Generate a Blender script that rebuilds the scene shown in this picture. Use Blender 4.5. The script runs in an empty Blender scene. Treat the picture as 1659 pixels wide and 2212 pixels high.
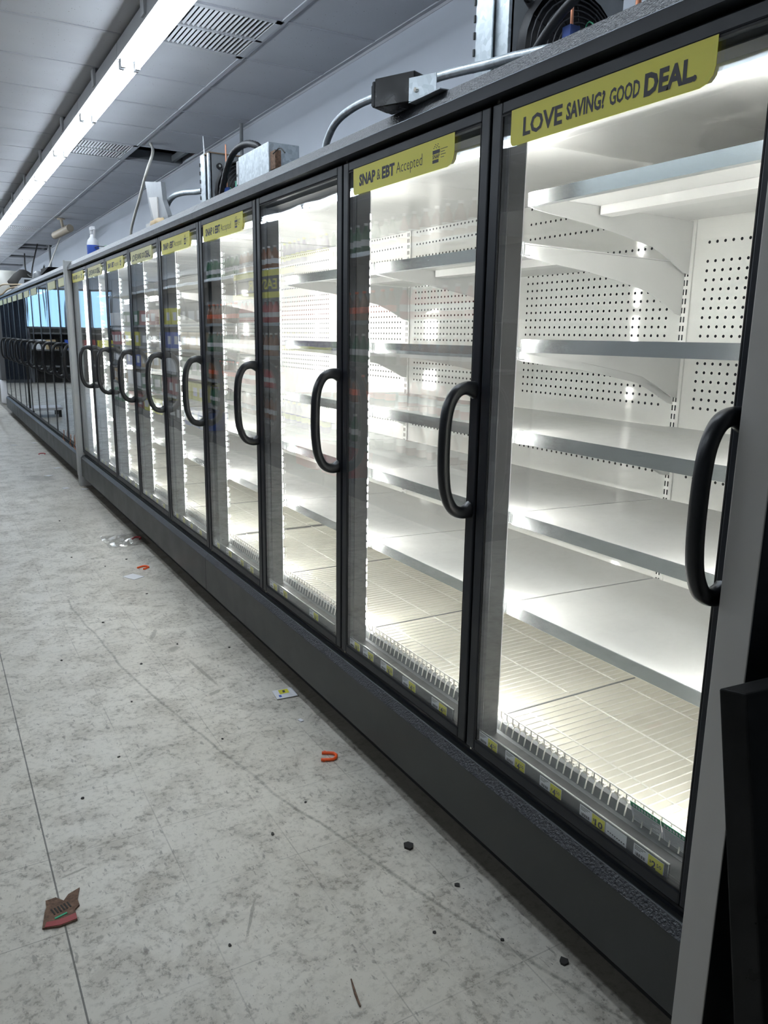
import bpy, bmesh, math, random
from mathutils import Vector, Matrix
random.seed(7)
C = bpy.context.scene.collection
PI = math.pi

# ------------------------------------------------------------ camera, light, exposure
F_PX, YAW, PITCH, ROLL = 1689.1, 0.5253, -0.2203, 0.0159
CAMX, CAMZ = -1.1938, 1.419
cam = bpy.data.cameras.new('camera'); co = bpy.data.objects.new('camera', cam); C.objects.link(co)
cy, sy, cp, sp = math.cos(YAW), math.sin(YAW), math.cos(PITCH), math.sin(PITCH)
fw = Vector((sy*cp, cy*cp, sp)); rt = Vector((cy, -sy, 0)); up = rt.cross(fw)
r2 = math.cos(ROLL)*rt + math.sin(ROLL)*up; u2 = -math.sin(ROLL)*rt + math.cos(ROLL)*up
co.matrix_world = Matrix(((r2.x, u2.x, -fw.x, CAMX), (r2.y, u2.y, -fw.y, 0), (r2.z, u2.z, -fw.z, CAMZ), (0, 0, 0, 1)))
cam.sensor_fit = 'VERTICAL'; cam.sensor_height = 24; cam.lens = 24*F_PX/2212
cam.clip_start = .05; cam.clip_end = 200
bpy.context.scene.camera = co
vs = bpy.context.scene.view_settings
vs.view_transform = 'Standard'; vs.look = 'None'; vs.gamma = 1; vs.use_curve_mapping = False
vs.exposure = 0.52
TUBE = 20.0       # radiance of the ceiling tubes
LED = 55.0        # radiance of the cooler light strips
w = bpy.data.worlds.new('daylight'); bpy.context.scene.world = w; w.use_nodes = True
w.node_tree.nodes['Background'].inputs[0].default_value = (.35, .62, 1, 1)
w.node_tree.nodes['Background'].inputs[1].default_value = 1.6

# ------------------------------------------------------------ materials
def mat(name, col, rough=.5, metal=0, emit=0, coat=0, spec=.5):
    m = bpy.data.materials.new(name); m.use_nodes = True
    b = m.node_tree.nodes['Principled BSDF']
    b.inputs['Base Color'].default_value = (*col, 1); b.inputs['Roughness'].default_value = rough
    b.inputs['Metallic'].default_value = metal; b.inputs['Specular IOR Level'].default_value = spec
    b.inputs['Coat Weight'].default_value = coat
    if emit:
        b.inputs['Emission Color'].default_value = (*col, 1); b.inputs['Emission Strength'].default_value = emit
    return m
class NG:
    def __init__(s, m): s.t = m.node_tree; s.b = s.t.nodes['Principled BSDF']
    def n(s, typ, **k):
        x = s.t.nodes.new(typ)
        for a, v in k.items(): setattr(x, a, v)
        return x
    def l(s, a, b): s.t.links.new(a, b)
    def pos(s, scale=(1, 1, 1), loc=(0, 0, 0)):
        g = s.n('ShaderNodeNewGeometry'); mp = s.n('ShaderNodeMapping')
        mp.inputs['Scale'].default_value = scale; mp.inputs['Location'].default_value = loc
        s.l(g.outputs['Position'], mp.inputs['Vector']); return mp.outputs[0]
    def noise(s, vec, scale, detail=4, rough=.6, dist=0):
        x = s.n('ShaderNodeTexNoise'); x.inputs['Scale'].default_value = scale; x.inputs['Detail'].default_value = detail
        x.inputs['Roughness'].default_value = rough; x.inputs['Distortion'].default_value = dist
        s.l(vec, x.inputs['Vector']); return x.outputs[0]
    def ramp(s, v, stops):
        x = s.n('ShaderNodeValToRGB'); e = x.color_ramp.elements
        while len(e) < len(stops): e.new(.5)
        for q, (p, c) in zip(e, stops): q.position = p; q.color = (c, c, c, 1) if not isinstance(c, tuple) else (*c, 1)
        s.l(v, x.inputs[0]); return x.outputs[0]
    def math(s, op, a, b=None, c=None):
        x = s.n('ShaderNodeMath', operation=op)
        for i, v in enumerate((a, b, c)):
            if v is None: continue
            if isinstance(v, (int, float)): x.inputs[i].default_value = v
            else: s.l(v, x.inputs[i])
        return x.outputs[0]
    def mix(s, f, a, b, mode='MIX'):
        x = s.n('ShaderNodeMixRGB', blend_type=mode)
        for i, v in enumerate((f, a, b)):
            if isinstance(v, (int, float)): x.inputs[i].default_value = v if i == 0 else (v, v, v, 1)
            elif isinstance(v, tuple): x.inputs[i].default_value = (*v, 1)
            else: s.l(v, x.inputs[i])
        return x.outputs[0]
    def bump(s, h, strength, dist=.01):
        x = s.n('ShaderNodeBump'); x.inputs['Strength'].default_value = strength; x.inputs['Distance'].default_value = dist
        s.l(h, x.inputs['Height']); s.l(x.outputs[0], s.b.inputs['Normal']); return x.outputs[0]
    def sep(s, v):
        x = s.n('ShaderNodeSeparateXYZ'); s.l(v, x.inputs[0]); return x.outputs

def varied(m, base, amt=.15, scale=8, rough=None):
    g = NG(m); nz = g.noise(g.pos(), scale)
    lo = tuple(c*(1-amt) for c in base); hi = tuple(min(1, c*(1+amt)) for c in base)
    g.l(g.ramp(nz, [(.3, lo), (.7, hi)]), g.b.inputs['Base Color'])
    if rough: g.l(g.ramp(nz, [(.3, rough[0]), (.7, rough[1])]), g.b.inputs['Roughness'])
    return m

M = {}
M['black'] = varied(mat('black_powder_coat', (.013, .015, .02), .38, spec=.35), (.013, .015, .02), .12, 30, (.34, .42))
M['panel'] = varied(mat('charcoal_kick_panel', (.03, .032, .032), .42), (.03, .032, .032), .15, 5, (.36, .48))
M['handle'] = mat('black_handle_plastic', (.012, .013, .015), .33)
m = M['grain'] = mat('pebbled_black_laminate', (.03, .032, .04), .28)
g = NG(m); g.bump(g.noise(g.pos(), 170, 2, .5), 1, .004)
g.l(g.ramp(g.noise(g.pos(), 170, 2, .5), [(.42, (.007, .008, .010)), (.64, (.022, .024, .03))]), g.b.inputs['Base Color'])
M['trimline'] = mat('satin_edge_trim', (.32, .34, .38), .3, .8)
M['reveal'] = mat('dark_inner_mullion', (.035, .036, .038), .35)
M['gasket'] = mat('black_rubber_gasket', (.008, .008, .009), .6)
m = M['white'] = mat('white_enamel', (.78, .78, .77), .07, spec=.5)
varied(m, (.78, .78, .77), .03, 3)
m = M['shelfsteel'] = mat('shelf_front_steel', (.62, .65, .66), .25, .85)
m = M['deck'] = mat('cream_deck', (.74, .71, .62), .4)
varied(m, (.74, .71, .62), .05, 4)
M['wire'] = mat('white_coated_wire', (.84, .82, .76), .3)
m = M['perf'] = mat('perforated_white_panel', (.78, .78, .76), .07)
g = NG(m)
tc = g.n('ShaderNodeTexCoord'); X, Y, Z = g.sep(tc.outputs['Object'])
P_ = .0254
def cell(v): return g.math('SUBTRACT', g.math('FRACT', g.math('DIVIDE', v, P_)), .5)
cyy, czz = cell(Y), cell(Z)
d = g.math('SQRT', g.math('ADD', g.math('MULTIPLY', cyy, cyy), g.math('MULTIPLY', czz, czz)))
hole = g.math('LESS_THAN', d, .165)
row = g.math('FLOOR', g.math('DIVIDE', Z, P_))
def band(a, b): return g.math('MULTIPLY', g.math('GREATER_THAN', row, a-.5), g.math('LESS_THAN', row, b+.5))
rows = band(48, 64)
for r in (40, 31, 66, 69, 71, 73): rows = g.math('ADD', rows, band(r, r))
cols = g.math('MULTIPLY', g.math('GREATER_THAN', Y, P_*2), g.math('LESS_THAN', Y, P_*28))
hole = g.math('MULTIPLY', hole, g.math('MULTIPLY', g.math('MINIMUM', rows, 1), cols))
g.l(g.mix(hole, (.78, .78, .755), (.006, .006, .007)), g.b.inputs['Base Color'])
g.l(g.math('MULTIPLY', g.math('SUBTRACT', 1, hole), .35), g.b.inputs['Specular IOR Level'])
m = M['slot'] = mat('slotted_white_upright', (.78, .78, .76), .2)
g = NG(m); tc = g.n('ShaderNodeTexCoord'); X, Y, Z = g.sep(tc.outputs['Object'])
fz = g.math('FRACT', g.math('DIVIDE', Z, .0254))
ay = g.math('ABSOLUTE', Y)
sl = g.math('MULTIPLY', g.math('LESS_THAN', fz, .62), g.math('MULTIPLY', g.math('GREATER_THAN', ay, .0025), g.math('LESS_THAN', ay, .0075)))
g.l(g.mix(sl, (.78, .78, .755), (.008, .008, .008)), g.b.inputs['Base Color'])

def led(name, col, e):
    return mat(name, col, .5, emit=e)
M['led'] = led('led_diode', (1, .99, .95), LED*2.3)
M['ledbar'] = mat('led_lens', (.9, .9, .85), .3, emit=LED*.05)
M['tube'] = mat('fluorescent_tube', (.82, .91, 1), .4, emit=TUBE)
M['fixture'] = varied(mat('white_painted_fixture', (.42, .43, .44), .35), (.42, .43, .44), .04, 5)
M['socket'] = mat('grey_lamp_socket', (.35, .35, .35), .5)
m = M['galv'] = mat('galvanised_steel', (.55, .6, .63), .38, .75)
g = NG(m); v = g.n('ShaderNodeTexVoronoi'); v.inputs['Scale'].default_value = 60; g.l(g.pos(), v.inputs['Vector'])
g.l(g.ramp(g.sep(v.outputs['Color'])[0], [(0, (.42, .47, .5)), (1, (.58, .63, .66))]), g.b.inputs['Base Color'])
M['greymetal'] = varied(mat('grey_painted_metal', (.2, .21, .22), .45), (.2, .21, .22), .1, 10)
M['copper'] = mat('copper_pipe', (.75, .33, .2), .3, .9)
M['brass'] = mat('nickel_fitting', (.7, .68, .6), .25, .9)
M['hose'] = mat('black_rubber_hose', (.012, .012, .014), .5)
M['bluecap'] = mat('blue_valve_body', (.05, .1, .35), .4)
M['greenwire'] = mat('green_wire', (.02, .2, .1), .4)
M['board'] = mat('green_circuit_board', (.1, .42, .3), .4)
M['cardboard'] = mat('brown_wood_strip', (.2, .14, .09), .8)
M['offwhite'] = mat('off_white_plastic', (.6, .58, .52), .4)
M['beige'] = mat('beige_camera_plastic', (.4, .34, .26), .5)
M['blue'] = mat('blue_label', (.03, .1, .5), .4)
M['yellow'] = mat('yellow_sign_vinyl', (.86, .78, .06), .4)
M['beigesign'] = mat('faded_yellow_vinyl', (.78, .74, .28), .4)
M['ink'] = mat('dark_grey_ink', (.05, .045, .05), .5)
M['rail'] = mat('grey_price_rail', (.12, .12, .13), .35)
M['paper'] = mat('white_paper', (.78, .78, .8), .6)
M['green'] = mat('green_print', (.02, .35, .16), .5)
M['pyellow'] = mat('yellow_price_print', (.75, .7, .04), .5)
M['orange'] = mat('orange_plastic', (.95, .12, .02), .35)
M['red'] = mat('red_plastic', (.5, .02, .03), .4)
M['darkred'] = mat('dark_red_packaging', (.3, .03, .03), .45)
M['dgreen'] = mat('dark_green_packaging', (.02, .14, .06), .4)
M['brown'] = mat('amber_drink', (.25, .08, .02), .25)
M['purple'] = mat('purple_packaging', (.1, .04, .2), .4)
M['dirtbrown'] = varied(mat('brown_debris', (.14, .08, .05), .8), (.14, .08, .05), .5, 90)
M['debris'] = mat('dark_debris', (.03, .028, .025), .8)
M['pil'] = varied(mat('grey_aluminium_trim', (.5, .48, .45), .45), (.5, .48, .45), .04, 3)
M['post'] = varied(mat('light_grey_post', (.5, .51, .5), .45), (.5, .51, .5), .04, 3)
M['blackgloss'] = varied(mat('scuffed_black_panel', (.012, .012, .013), .3, spec=.3), (.014, .014, .014), .4, 12, (.22, .5))
M['toe'] = varied(mat('dark_toe_base', (.012, .012, .012), .7), (.012, .012, .012), .3, 9)
M['shelfgrey'] = mat('grey_shelf_metal', (.14, .14, .14), .45)
M['plenum'] = mat('dark_plenum', (.02, .022, .026), .9)
M['duct'] = mat('plenum_steel', (.12, .13, .14), .6)
M['navy'] = mat('dark_blue_cloth', (.015, .022, .035), .8)
M['tan'] = mat('tan_cable', (.55, .4, .22), .5)
m = M['clear'] = bpy.data.materials.new('clear_plastic_film'); m.use_nodes = True
g = NG(m); t = m.node_tree; gl = g.n('ShaderNodeBsdfGlossy'); tr = g.n('ShaderNodeBsdfTransparent'); mx = g.n('ShaderNodeMixShader')
gl.inputs['Roughness'].default_value = .12; mx.inputs[0].default_value = .3
t.links.new(tr.outputs[0], mx.inputs[1]); t.links.new(gl.outputs[0], mx.inputs[2]); t.links.new(mx.outputs[0], t.nodes['Material Output'].inputs[0])
# door glass: clear with angle dependent mirror reflection, slightly wavy
def glass(name, f0, wav):
    m = bpy.data.materials.new(name); m.use_nodes = True; g = NG(m); t = m.node_tree
    gl = g.n('ShaderNodeBsdfGlossy'); gl.inputs['Roughness'].default_value = .012
    gl.inputs['Color'].default_value = (.95, .98, 1, 1)
    tr = g.n('ShaderNodeBsdfTransparent'); tr.inputs['Color'].default_value = (.975, .985, .98, 1); mx = g.n('ShaderNodeMixShader')
    bp_ = g.n('ShaderNodeBump'); bp_.inputs['Strength'].default_value = wav; bp_.inputs['Distance'].default_value = .02
    g.l(g.noise(g.pos((1, 1, .5)), 3.2, 1, .4), bp_.inputs['Height']); g.l(bp_.outputs[0], gl.inputs['Normal'])
    lw = g.n('ShaderNodeLayerWeight'); lw.inputs['Blend'].default_value = .5
    f5 = g.math('POWER', lw.outputs['Facing'], 4.2)
    fac = g.math('MULTIPLY_ADD', f5, 1-f0, f0)
    t.links.new(fac, mx.inputs[0]); t.links.new(tr.outputs[0], mx.inputs[1]); t.links.new(gl.outputs[0], mx.inputs[2])
    t.links.new(mx.outputs[0], t.nodes['Material Output'].inputs[0]); return m
SCX, SCY, SCR = 10.5987, 4.65, 11.2537
M['glass'] = glass('door_glass', .05, .05)

# floor: worn vinyl tiles
m = M['floor'] = mat('worn_vinyl_tile', (.5, .5, .47), .4)
g = NG(m); p = g.pos()
n1 = g.noise(p, 1.3, 5, .6); n2 = g.noise(p, 7, 6, .7, .6); n3 = g.noise(p, 45, 4, .7); n4 = g.noise(p, 130, 3, .65)
col = g.ramp(n1, [(.3, (.55, .515, .44)), (.72, (.72, .68, .6))])
col = g.mix(g.ramp(n2, [(.46, 0), (.7, .55)]), col, (.26, .235, .19))
patch = g.math('MULTIPLY', g.ramp(n2, [(.40, .25), (.6, 1)]), g.ramp(n3, [(.5, 0), (.62, 1)]))
col = g.mix(g.math('MULTIPLY', patch, .7), col, (.19, .165, .13))
mark = g.noise(g.pos((1.0, .35, 1)), 60, 3, .6)
col = g.mix(g.math('MULTIPLY', g.ramp(mark, [(.62, 0), (.68, 1)]), .55), col, (.15, .13, .11))
col = g.mix(g.math('MULTIPLY', g.ramp(n4, [(.655, 0), (.70, 1)]), .8), col, (.06, .055, .05))
Xf, Yf, Zf = g.sep(p)
# long curved scuff left by something dragged
wob = g.math('MULTIPLY', g.math('SUBTRACT', g.noise(p, 2.2, 2), .5), .05)
dx_ = g.math('SUBTRACT', Xf, SCX); dy_ = g.math('SUBTRACT', Yf, SCY)
rr_ = g.math('SUBTRACT', g.math('SQRT', g.math('ADD', g.math('MULTIPLY', dx_, dx_), g.math('MULTIPLY', dy_, dy_))), SCR)
scf = g.ramp(g.math('ABSOLUTE', g.math('ADD', rr_, wob)), [(.002, 1), (.007, 0)])
col = g.mix(g.math('MULTIPLY', scf, g.math('MULTIPLY', g.ramp(n3, [(.35, .3), (.6, 1)]), g.math('MULTIPLY', g.math('LESS_THAN', Yf, 4.35), .85))), col, (.2, .185, .15))
for bx, by, ba, bb, br in ((-.30, 2.88, .055, .016, .5), (-.24, 4.02, .05, .014, -.3), (-.335, 3.4, .05, .03, .8), (-.37, 3.62, .016, .10, -.4), (-.29, 3.1, .012, .22, .1), (-.62, 1.62, .006, .09, -.5), (-.98, 2.0, .05, .006, .2), (-.31, 8.3, .16, .25, .3)):
    ca_, sa_ = math.cos(br), math.sin(br)
    ux = g.math('SUBTRACT', Xf, bx); uy = g.math('SUBTRACT', Yf, by)
    a_ = g.math('DIVIDE', g.math('ADD', g.math('MULTIPLY', ux, ca_), g.math('MULTIPLY', uy, sa_)), ba)
    b_ = g.math('DIVIDE', g.math('SUBTRACT', g.math('MULTIPLY', uy, ca_), g.math('MULTIPLY', ux, sa_)), bb)
    dd = g.math('ADD', g.math('SQRT', g.math('ADD', g.math('MULTIPLY', a_, a_), g.math('MULTIPLY', b_, b_))), g.math('MULTIPLY', g.math('SUBTRACT', n3, .5), 2.2))
    col = g.mix(g.ramp(dd, [(.55, .6), (.85, 0)]), col, (.2, .175, .14))
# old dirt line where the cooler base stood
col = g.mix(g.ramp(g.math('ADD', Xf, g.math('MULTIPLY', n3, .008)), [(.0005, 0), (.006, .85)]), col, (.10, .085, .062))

def seam(v, off, wd):
    f = g.math('FRACT', g.math('DIVIDE', g.math('SUBTRACT', v, off), .3048))
    return g.math('LESS_THAN', g.math('ABSOLUTE', g.math('SUBTRACT', f, .5)), wd)
sx = seam(Xf, -1.0307+.1524, .0055); sy_ = seam(Yf, 2.6972+.1524, .005)
strong = g.math('LESS_THAN', g.math('ABSOLUTE', g.math('SUBTRACT', Xf, -1.0307)), .0022)
left = g.math('LESS_THAN', Xf, -1.0307)
bl = g.ramp(g.noise(g.pos(), 3.1, 3), [(.38, .04), (.62, .42)])
vis = g.math('MAXIMUM', bl, g.math('MULTIPLY', left, .45))
col = g.mix(g.math('MULTIPLY', g.math('MAXIMUM', sx, sy_), vis), col, (.13, .12, .1))
col = g.mix(g.math('MULTIPLY', strong, .75), col, (.07, .065, .055))
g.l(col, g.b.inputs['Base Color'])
g.l(g.ramp(n2, [(.3, .3), (.7, .55)]), g.b.inputs['Roughness'])
g.bump(n3, .12, .002)
# ceiling tile
m = M['tile'] = mat('acoustic_tile', (.55, .56, .58), .85)
g = NG(m); p = g.pos()
v = g.n('ShaderNodeTexVoronoi'); v.inputs['Scale'].default_value = 55; g.l(g.pos((1, .7, 1)), v.inputs['Vector'])
sp1 = g.math('LESS_THAN', v.outputs['Distance'], .13)
big = g.ramp(g.noise(p, 26, 2), [(.5, 0), (.6, 1)])
c0 = g.ramp(g.noise(p, 1.1, 3), [(.3, (.45, .46, .49)), (.7, (.53, .54, .57))])
g.l(g.mix(g.math('MULTIPLY', g.math('MULTIPLY', sp1, big), .75), c0, (.16, .15, .15)), g.b.inputs['Base Color'])
M['tbar'] = mat('ceiling_t_bar', (.42, .43, .46), .5)
M['wall'] = varied(mat('pale_painted_wall', (.47, .5, .55), .7), (.46, .49, .54), .04, .8)
M['vent'] = mat('dusty_vent_louvre', (.5, .51, .53), .45)

# ------------------------------------------------------------ mesh builder
class MB:
    def __init__(s): s.v = []; s.f = []; s.m = []; s.mats = []; s.sm = []
    def mi(s, name):
        if name not in s.mats: s.mats.append(name)
        return s.mats.index(name)
    def add(s, vs_, fs, m, smooth=False):
        k = len(s.v); s.v += [tuple(v) for v in vs_]; i = s.mi(m)
        for f in fs: s.f.append([a+k for a in f]); s.m.append(i); s.sm.append(smooth)
        return s
    def box(s, a, b, m, rot=None, piv=None):
        x0, x1 = sorted((a[0], b[0])); y0, y1 = sorted((a[1], b[1])); z0, z1 = sorted((a[2], b[2]))
        vs_ = [Vector((x, y, z)) for x in (x0, x1) for y in (y0, y1) for z in (z0, z1)]
        if rot is not None:
            pv = Vector(piv) if piv else Vector(((x0+x1)/2, (y0+y1)/2, (z0+z1)/2))
            vs_ = [rot @ (v-pv)+pv for v in vs_]
        return s.add(vs_, [(0, 1, 3, 2), (4, 6, 7, 5), (0, 4, 5, 1), (2, 3, 7, 6), (0, 2, 6, 4), (1, 5, 7, 3)], m)
    def prism(s, poly, axis, a, b, m):      # polygon in the plane across `axis`, extruded a..b
        def P(u, v, t): return {'x': (t, u, v), 'y': (u, t, v), 'z': (u, v, t)}[axis]
        n = len(poly); vs_ = [P(u, v, a) for u, v in poly]+[P(u, v, b) for u, v in poly]
        fs = [tuple(range(n)), tuple(range(2*n-1, n-1, -1))]+[(i, i+n, (i+1) % n+n, (i+1) % n) for i in range(n)]
        return s.add(vs_, fs, m)
    def tube(s, pts, r, m, n=8, caps=True, rib=0):
        pts = [Vector(p) for p in pts]; rings = []; t0 = None
        for i, p in enumerate(pts):
            t = (pts[min(i+1, len(pts)-1)]-pts[max(i-1, 0)]).normalized()
            if t0 is None:
                a = Vector((0, 0, 1)) if abs(t.z) < .9 else Vector((1, 0, 0)); nx = t.cross(a).normalized()
            else: nx = (nx-t*nx.dot(t)).normalized()
            t0 = t; ny = t.cross(nx)
            rr = r[i] if isinstance(r, (list, tuple)) else r
            if rib and i % 2: rr *= 1+rib
            rings.append([p+rr*(math.cos(2*PI*k/n)*nx+math.sin(2*PI*k/n)*ny) for k in range(n)])
        vs_ = [v for R_ in rings for v in R_]; fs = []
        for i in range(len(pts)-1):
            for k in range(n): fs.append((i*n+k, i*n+(k+1) % n, (i+1)*n+(k+1) % n, (i+1)*n+k))
        s.add(vs_, fs, m, True)
        if caps: s.add(rings[0], [tuple(range(n))[::-1]], m); s.add(rings[-1], [tuple(range(n))], m)
        return s
    def lathe(s, prof, m, n=12, c=(0, 0, 0)):
        vs_ = []; fs = []
        for r, z in prof: vs_ += [(c[0]+r*math.cos(2*PI*k/n), c[1]+r*math.sin(2*PI*k/n), c[2]+z) for k in range(n)]
        for i in range(len(prof)-1):
            for k in range(n): fs.append((i*n+k, i*n+(k+1) % n, (i+1)*n+(k+1) % n, (i+1)*n+k))
        fs.append(tuple(range(n))[::-1]); fs.append(tuple(range((len(prof)-1)*n, len(prof)*n)))
        return s.add(vs_, fs, m, True)
    def text(s, body, y0, y1, z0, h, x, m, bold=0, depth=.0004, fitw=True):
        """lettering on a plane facing -x, reading from y0 (left) to y1 (right), baseline z0, cap height h"""
        cu = bpy.data.curves.new('lettering', 'FONT'); cu.body = body; cu.size = 1; cu.offset = bold; cu.resolution_u = 2
        o = bpy.data.objects.new('lettering', cu); C.objects.link(o)
        dg = bpy.context.evaluated_depsgraph_get(); me = o.evaluated_get(dg).to_mesh()
        V = [v.co.copy() for v in me.vertices]; Fc = [tuple(p.vertices) for p in me.polygons]
        o.evaluated_get(dg).to_mesh_clear(); bpy.data.objects.remove(o); bpy.data.curves.remove(cu)
        xs = [v.x for v in V]; a, b = min(xs), max(xs); k = h/.70
        kx = (y0-y1)/(b-a)
        s.add([(x-depth, y0-(v.x-a)*kx, z0+v.y*k) for v in V], Fc, m); return s
    def build(s, name, parent=None, loc=None, bevel=0, seg=2):
        me = bpy.data.meshes.new(name)
        L = Vector(loc) if loc is not None else Vector((0, 0, 0))
        me.from_pydata([Vector(v)-L for v in s.v], [], s.f)
        for q in s.mats: me.materials.append(M[q])
        me.polygons.foreach_set('material_index', s.m); me.polygons.foreach_set('use_smooth', s.sm); me.update()
        o = bpy.data.objects.new(name, me); C.objects.link(o); o.location = L
        if parent is not None:
            o.parent = parent; po = Vector((0, 0, 0)); q = parent
            while q is not None: po += q.location; q = q.parent
            o.location = L-po
        if bevel:
            b = o.modifiers.new('bevel', 'BEVEL'); b.width = bevel; b.segments = seg; b.limit_method = 'ANGLE'
        return o
def tag(o, label, cat, group=None):
    o['label'] = label; o['category'] = cat
    if group: o['group'] = group
    return o
def thing(name, label, cat, loc, group=None):
    o = bpy.data.objects.new(name, None); C.objects.link(o); o.location = loc; o.empty_display_size = .05
    return tag(o, label, cat, group)
def struct(o): o['kind'] = 'structure'; return o
def copy_tree(o, parent=None):
    c = o.copy(); C.objects.link(c)
    if parent is not None: c.parent = parent
    for ch in list(o.children): copy_tree(ch, c)
    return c
def smooth_path(P, k=6):
    P = [Vector(p) for p in P]; out = []
    for i in range(len(P)-1):
        a, b, c, d_ = P[max(i-1, 0)], P[i], P[i+1], P[min(i+2, len(P)-1)]
        for j in range(k):
            t = j/k; out.append(.5*((2*b)+(c-a)*t+(2*a-5*b+4*c-d_)*t*t+(3*b-a-3*c+d_)*t**3))
    return out+[P[-1]]

# ------------------------------------------------------------ the setting
YB, YF, XL, XR, ZC = -3.0, 24.5, -9.0, 1.0, 2.91
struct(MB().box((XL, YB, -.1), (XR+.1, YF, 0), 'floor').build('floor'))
struct(MB().box((XR, YB, 0), (XR+.12, YF, 3.5), 'wall').build('wall_right'))
struct(MB().box((XL-.12, YB, 0), (XL, YF, 3.5), 'wall').build('wall_left'))
struct(MB().box((XL-.12, YB-.12, 0), (XR+.12, YB, 3.5), 'wall').build('wall_near'))
# far wall with shop windows (seen mirrored in the far doors)
mb = MB(); wx = [(-8.2, -6.4), (-6.2, -4.4), (-3.7, -2.5), (-2.45, -1.35)]
xs = XL
for a, b in wx: mb.box((xs, YF, 0), (a, YF+.12, 3.5), 'wall'); xs = b
mb.box((xs, YF, 0), (XR+.12, YF+.12, 3.5), 'wall')
for a, b in wx: mb.box((a, YF, 0), (b, YF+.12, 1.5), 'wall'); mb.box((a, YF, 2.62), (b, YF+.12, 3.5), 'wall')
struct(mb.build('wall_far'))
for i, (a, b) in enumerate(wx):
    mb = MB()
    for q in ((a, a+.05), (b-.05, b), ((a+b)/2-.02, (a+b)/2+.02)): mb.box((q[0], YF-.01, 1.5), (q[1], YF+.08, 2.62), 'shelfgrey')
    mb.box((a, YF-.01, 1.5), (b, YF+.08, 1.55), 'shelfgrey'); mb.box((a, YF-.01, 2.57), (b, YF+.08, 2.62), 'shelfgrey')
    win = struct(mb.build('window_%d' % (i+1)))
    MB().box((a+.05, YF+.03, 1.55), (b-.05, YF+.036, 2.57), 'glass').build('window_pane', win)
# ceiling of lay-in tiles; some tiles are missing
TY0, TP = 3.923-.0, .6085
TX = [.475-1.2192*k for k in range(9)][::-1]+[XR]
TX[0] = XL
holes = {(8, 5), (8, 19), (8, 20), (8, 23), (8, 27)}
vents = {(7, 0), (7, 5), (7, 15), (7, 19)}
mb = MB(); gb = MB(); ny0 = int((YB-TY0)/TP)-1; ny1 = int((YF-TY0)/TP)+1
for j in range(ny0, ny1+1):
    y0 = max(YB, TY0+TP*j); y1 = min(YF, TY0+TP*(j+1))
    if y1 <= y0: continue
    for i in range(len(TX)-1):
        x0, x1 = TX[i], TX[i+1]
        if (i, j) in holes: continue
        if (i, j) in vents: x1 = x1-.61
        mb.box((x0, y0, ZC), (x1, y1, ZC+.018), 'tile')
mb.box((XL, YB, 3.5), (XR, YF, 3.55), 'plenum')
struct(mb.build('ceiling'))
for j in range(ny0, ny1+1):
    y0 = TY0+TP*j
    if YB < y0 < YF: gb.box((XL, y0-.011, ZC-.004), (XR, y0+.011, ZC+.002), 'tbar'); gb.box((XL, y0-.002, ZC), (XR, y0+.002, ZC+.03), 'tbar')
for x in TX[1:-1]: gb.box((x-.013, YB, ZC-.006), (x+.013, YF, ZC+.002), 'tbar'); gb.box((x-.002, YB, ZC), (x+.002, YF, ZC+.03), 'tbar')
gb.box((XR-.025, YB, ZC-.006), (XR, YF, ZC+.001), 'tbar'); gb.box((XR-.003, YB, ZC-.02), (XR, YF, ZC), 'tbar')
struct(gb.build('trim_1'))
# vents
vl = {0: 'nearest ceiling vent, two rows of dusty louvres beside the light row', 5: 'louvred ceiling vent beside the nearest missing ceiling tile',
      15: 'small louvred ceiling vent in front of the hanging camera', 19: 'farthest louvred ceiling vent, level with a missing tile'}
for (i, j) in sorted(vents):
    x1 = TX[i+1]; x0 = x1-.61; y0 = TY0+TP*j; y1 = y0+TP
    t = thing('ceiling_vent', vl[j], 'vent', ((x0+x1)/2, (y0+y1)/2, ZC), 'ceiling vents')
    mb = MB()
    for a, b in (((x0, y0), (x1, y0+.035)), ((x0, y1-.035), (x1, y1)), ((x0, y0), (x0+.035, y1)), ((x1-.035, y0), (x1, y1)), ((x0, (y0+y1)/2-.012), (x1, (y0+y1)/2+.012))):
        mb.box((a[0], a[1], ZC-.007), (b[0], b[1], ZC+.012), 'vent')
    mb.box((x0, y0, ZC+.06), (x1, y1, ZC+.065), 'plenum'); mb.build('vent_frame', t)
    mb = MB(); n = 22
    for k in range(n):
        xx = x0+.05+(x1-x0-.1)*k/(n-1)
        mb.box((xx-.0062, y0+.035, ZC-.0005), (xx+.0062, y1-.035, ZC+.0012), 'vent', Matrix.Rotation(math.radians(38), 3, 'Y'))
    mb.build('louvres', t)
# things seen up through the holes: rails in the plenum
mb = MB()
for j in (5, 19, 20, 23, 27):
    y0 = TY0+TP*j
    mb.box((.475, y0+TP-.04, 2.93), (1.0, y0+TP-.01, 3.0), 'duct'); mb.box((.9, y0, 2.93), (.93, y0+TP, 2.98), 'duct')
struct(mb.build('trim_2'))
ORD = ['nearest', 'second', 'third', 'fourth', 'fifth', 'sixth', 'seventh', 'eighth', 'ninth', 'tenth', 'eleventh', 'twelfth', 'thirteenth', 'fourteenth', 'fifteenth', 'sixteenth', 'seventeenth', 'eighteenth']
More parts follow.
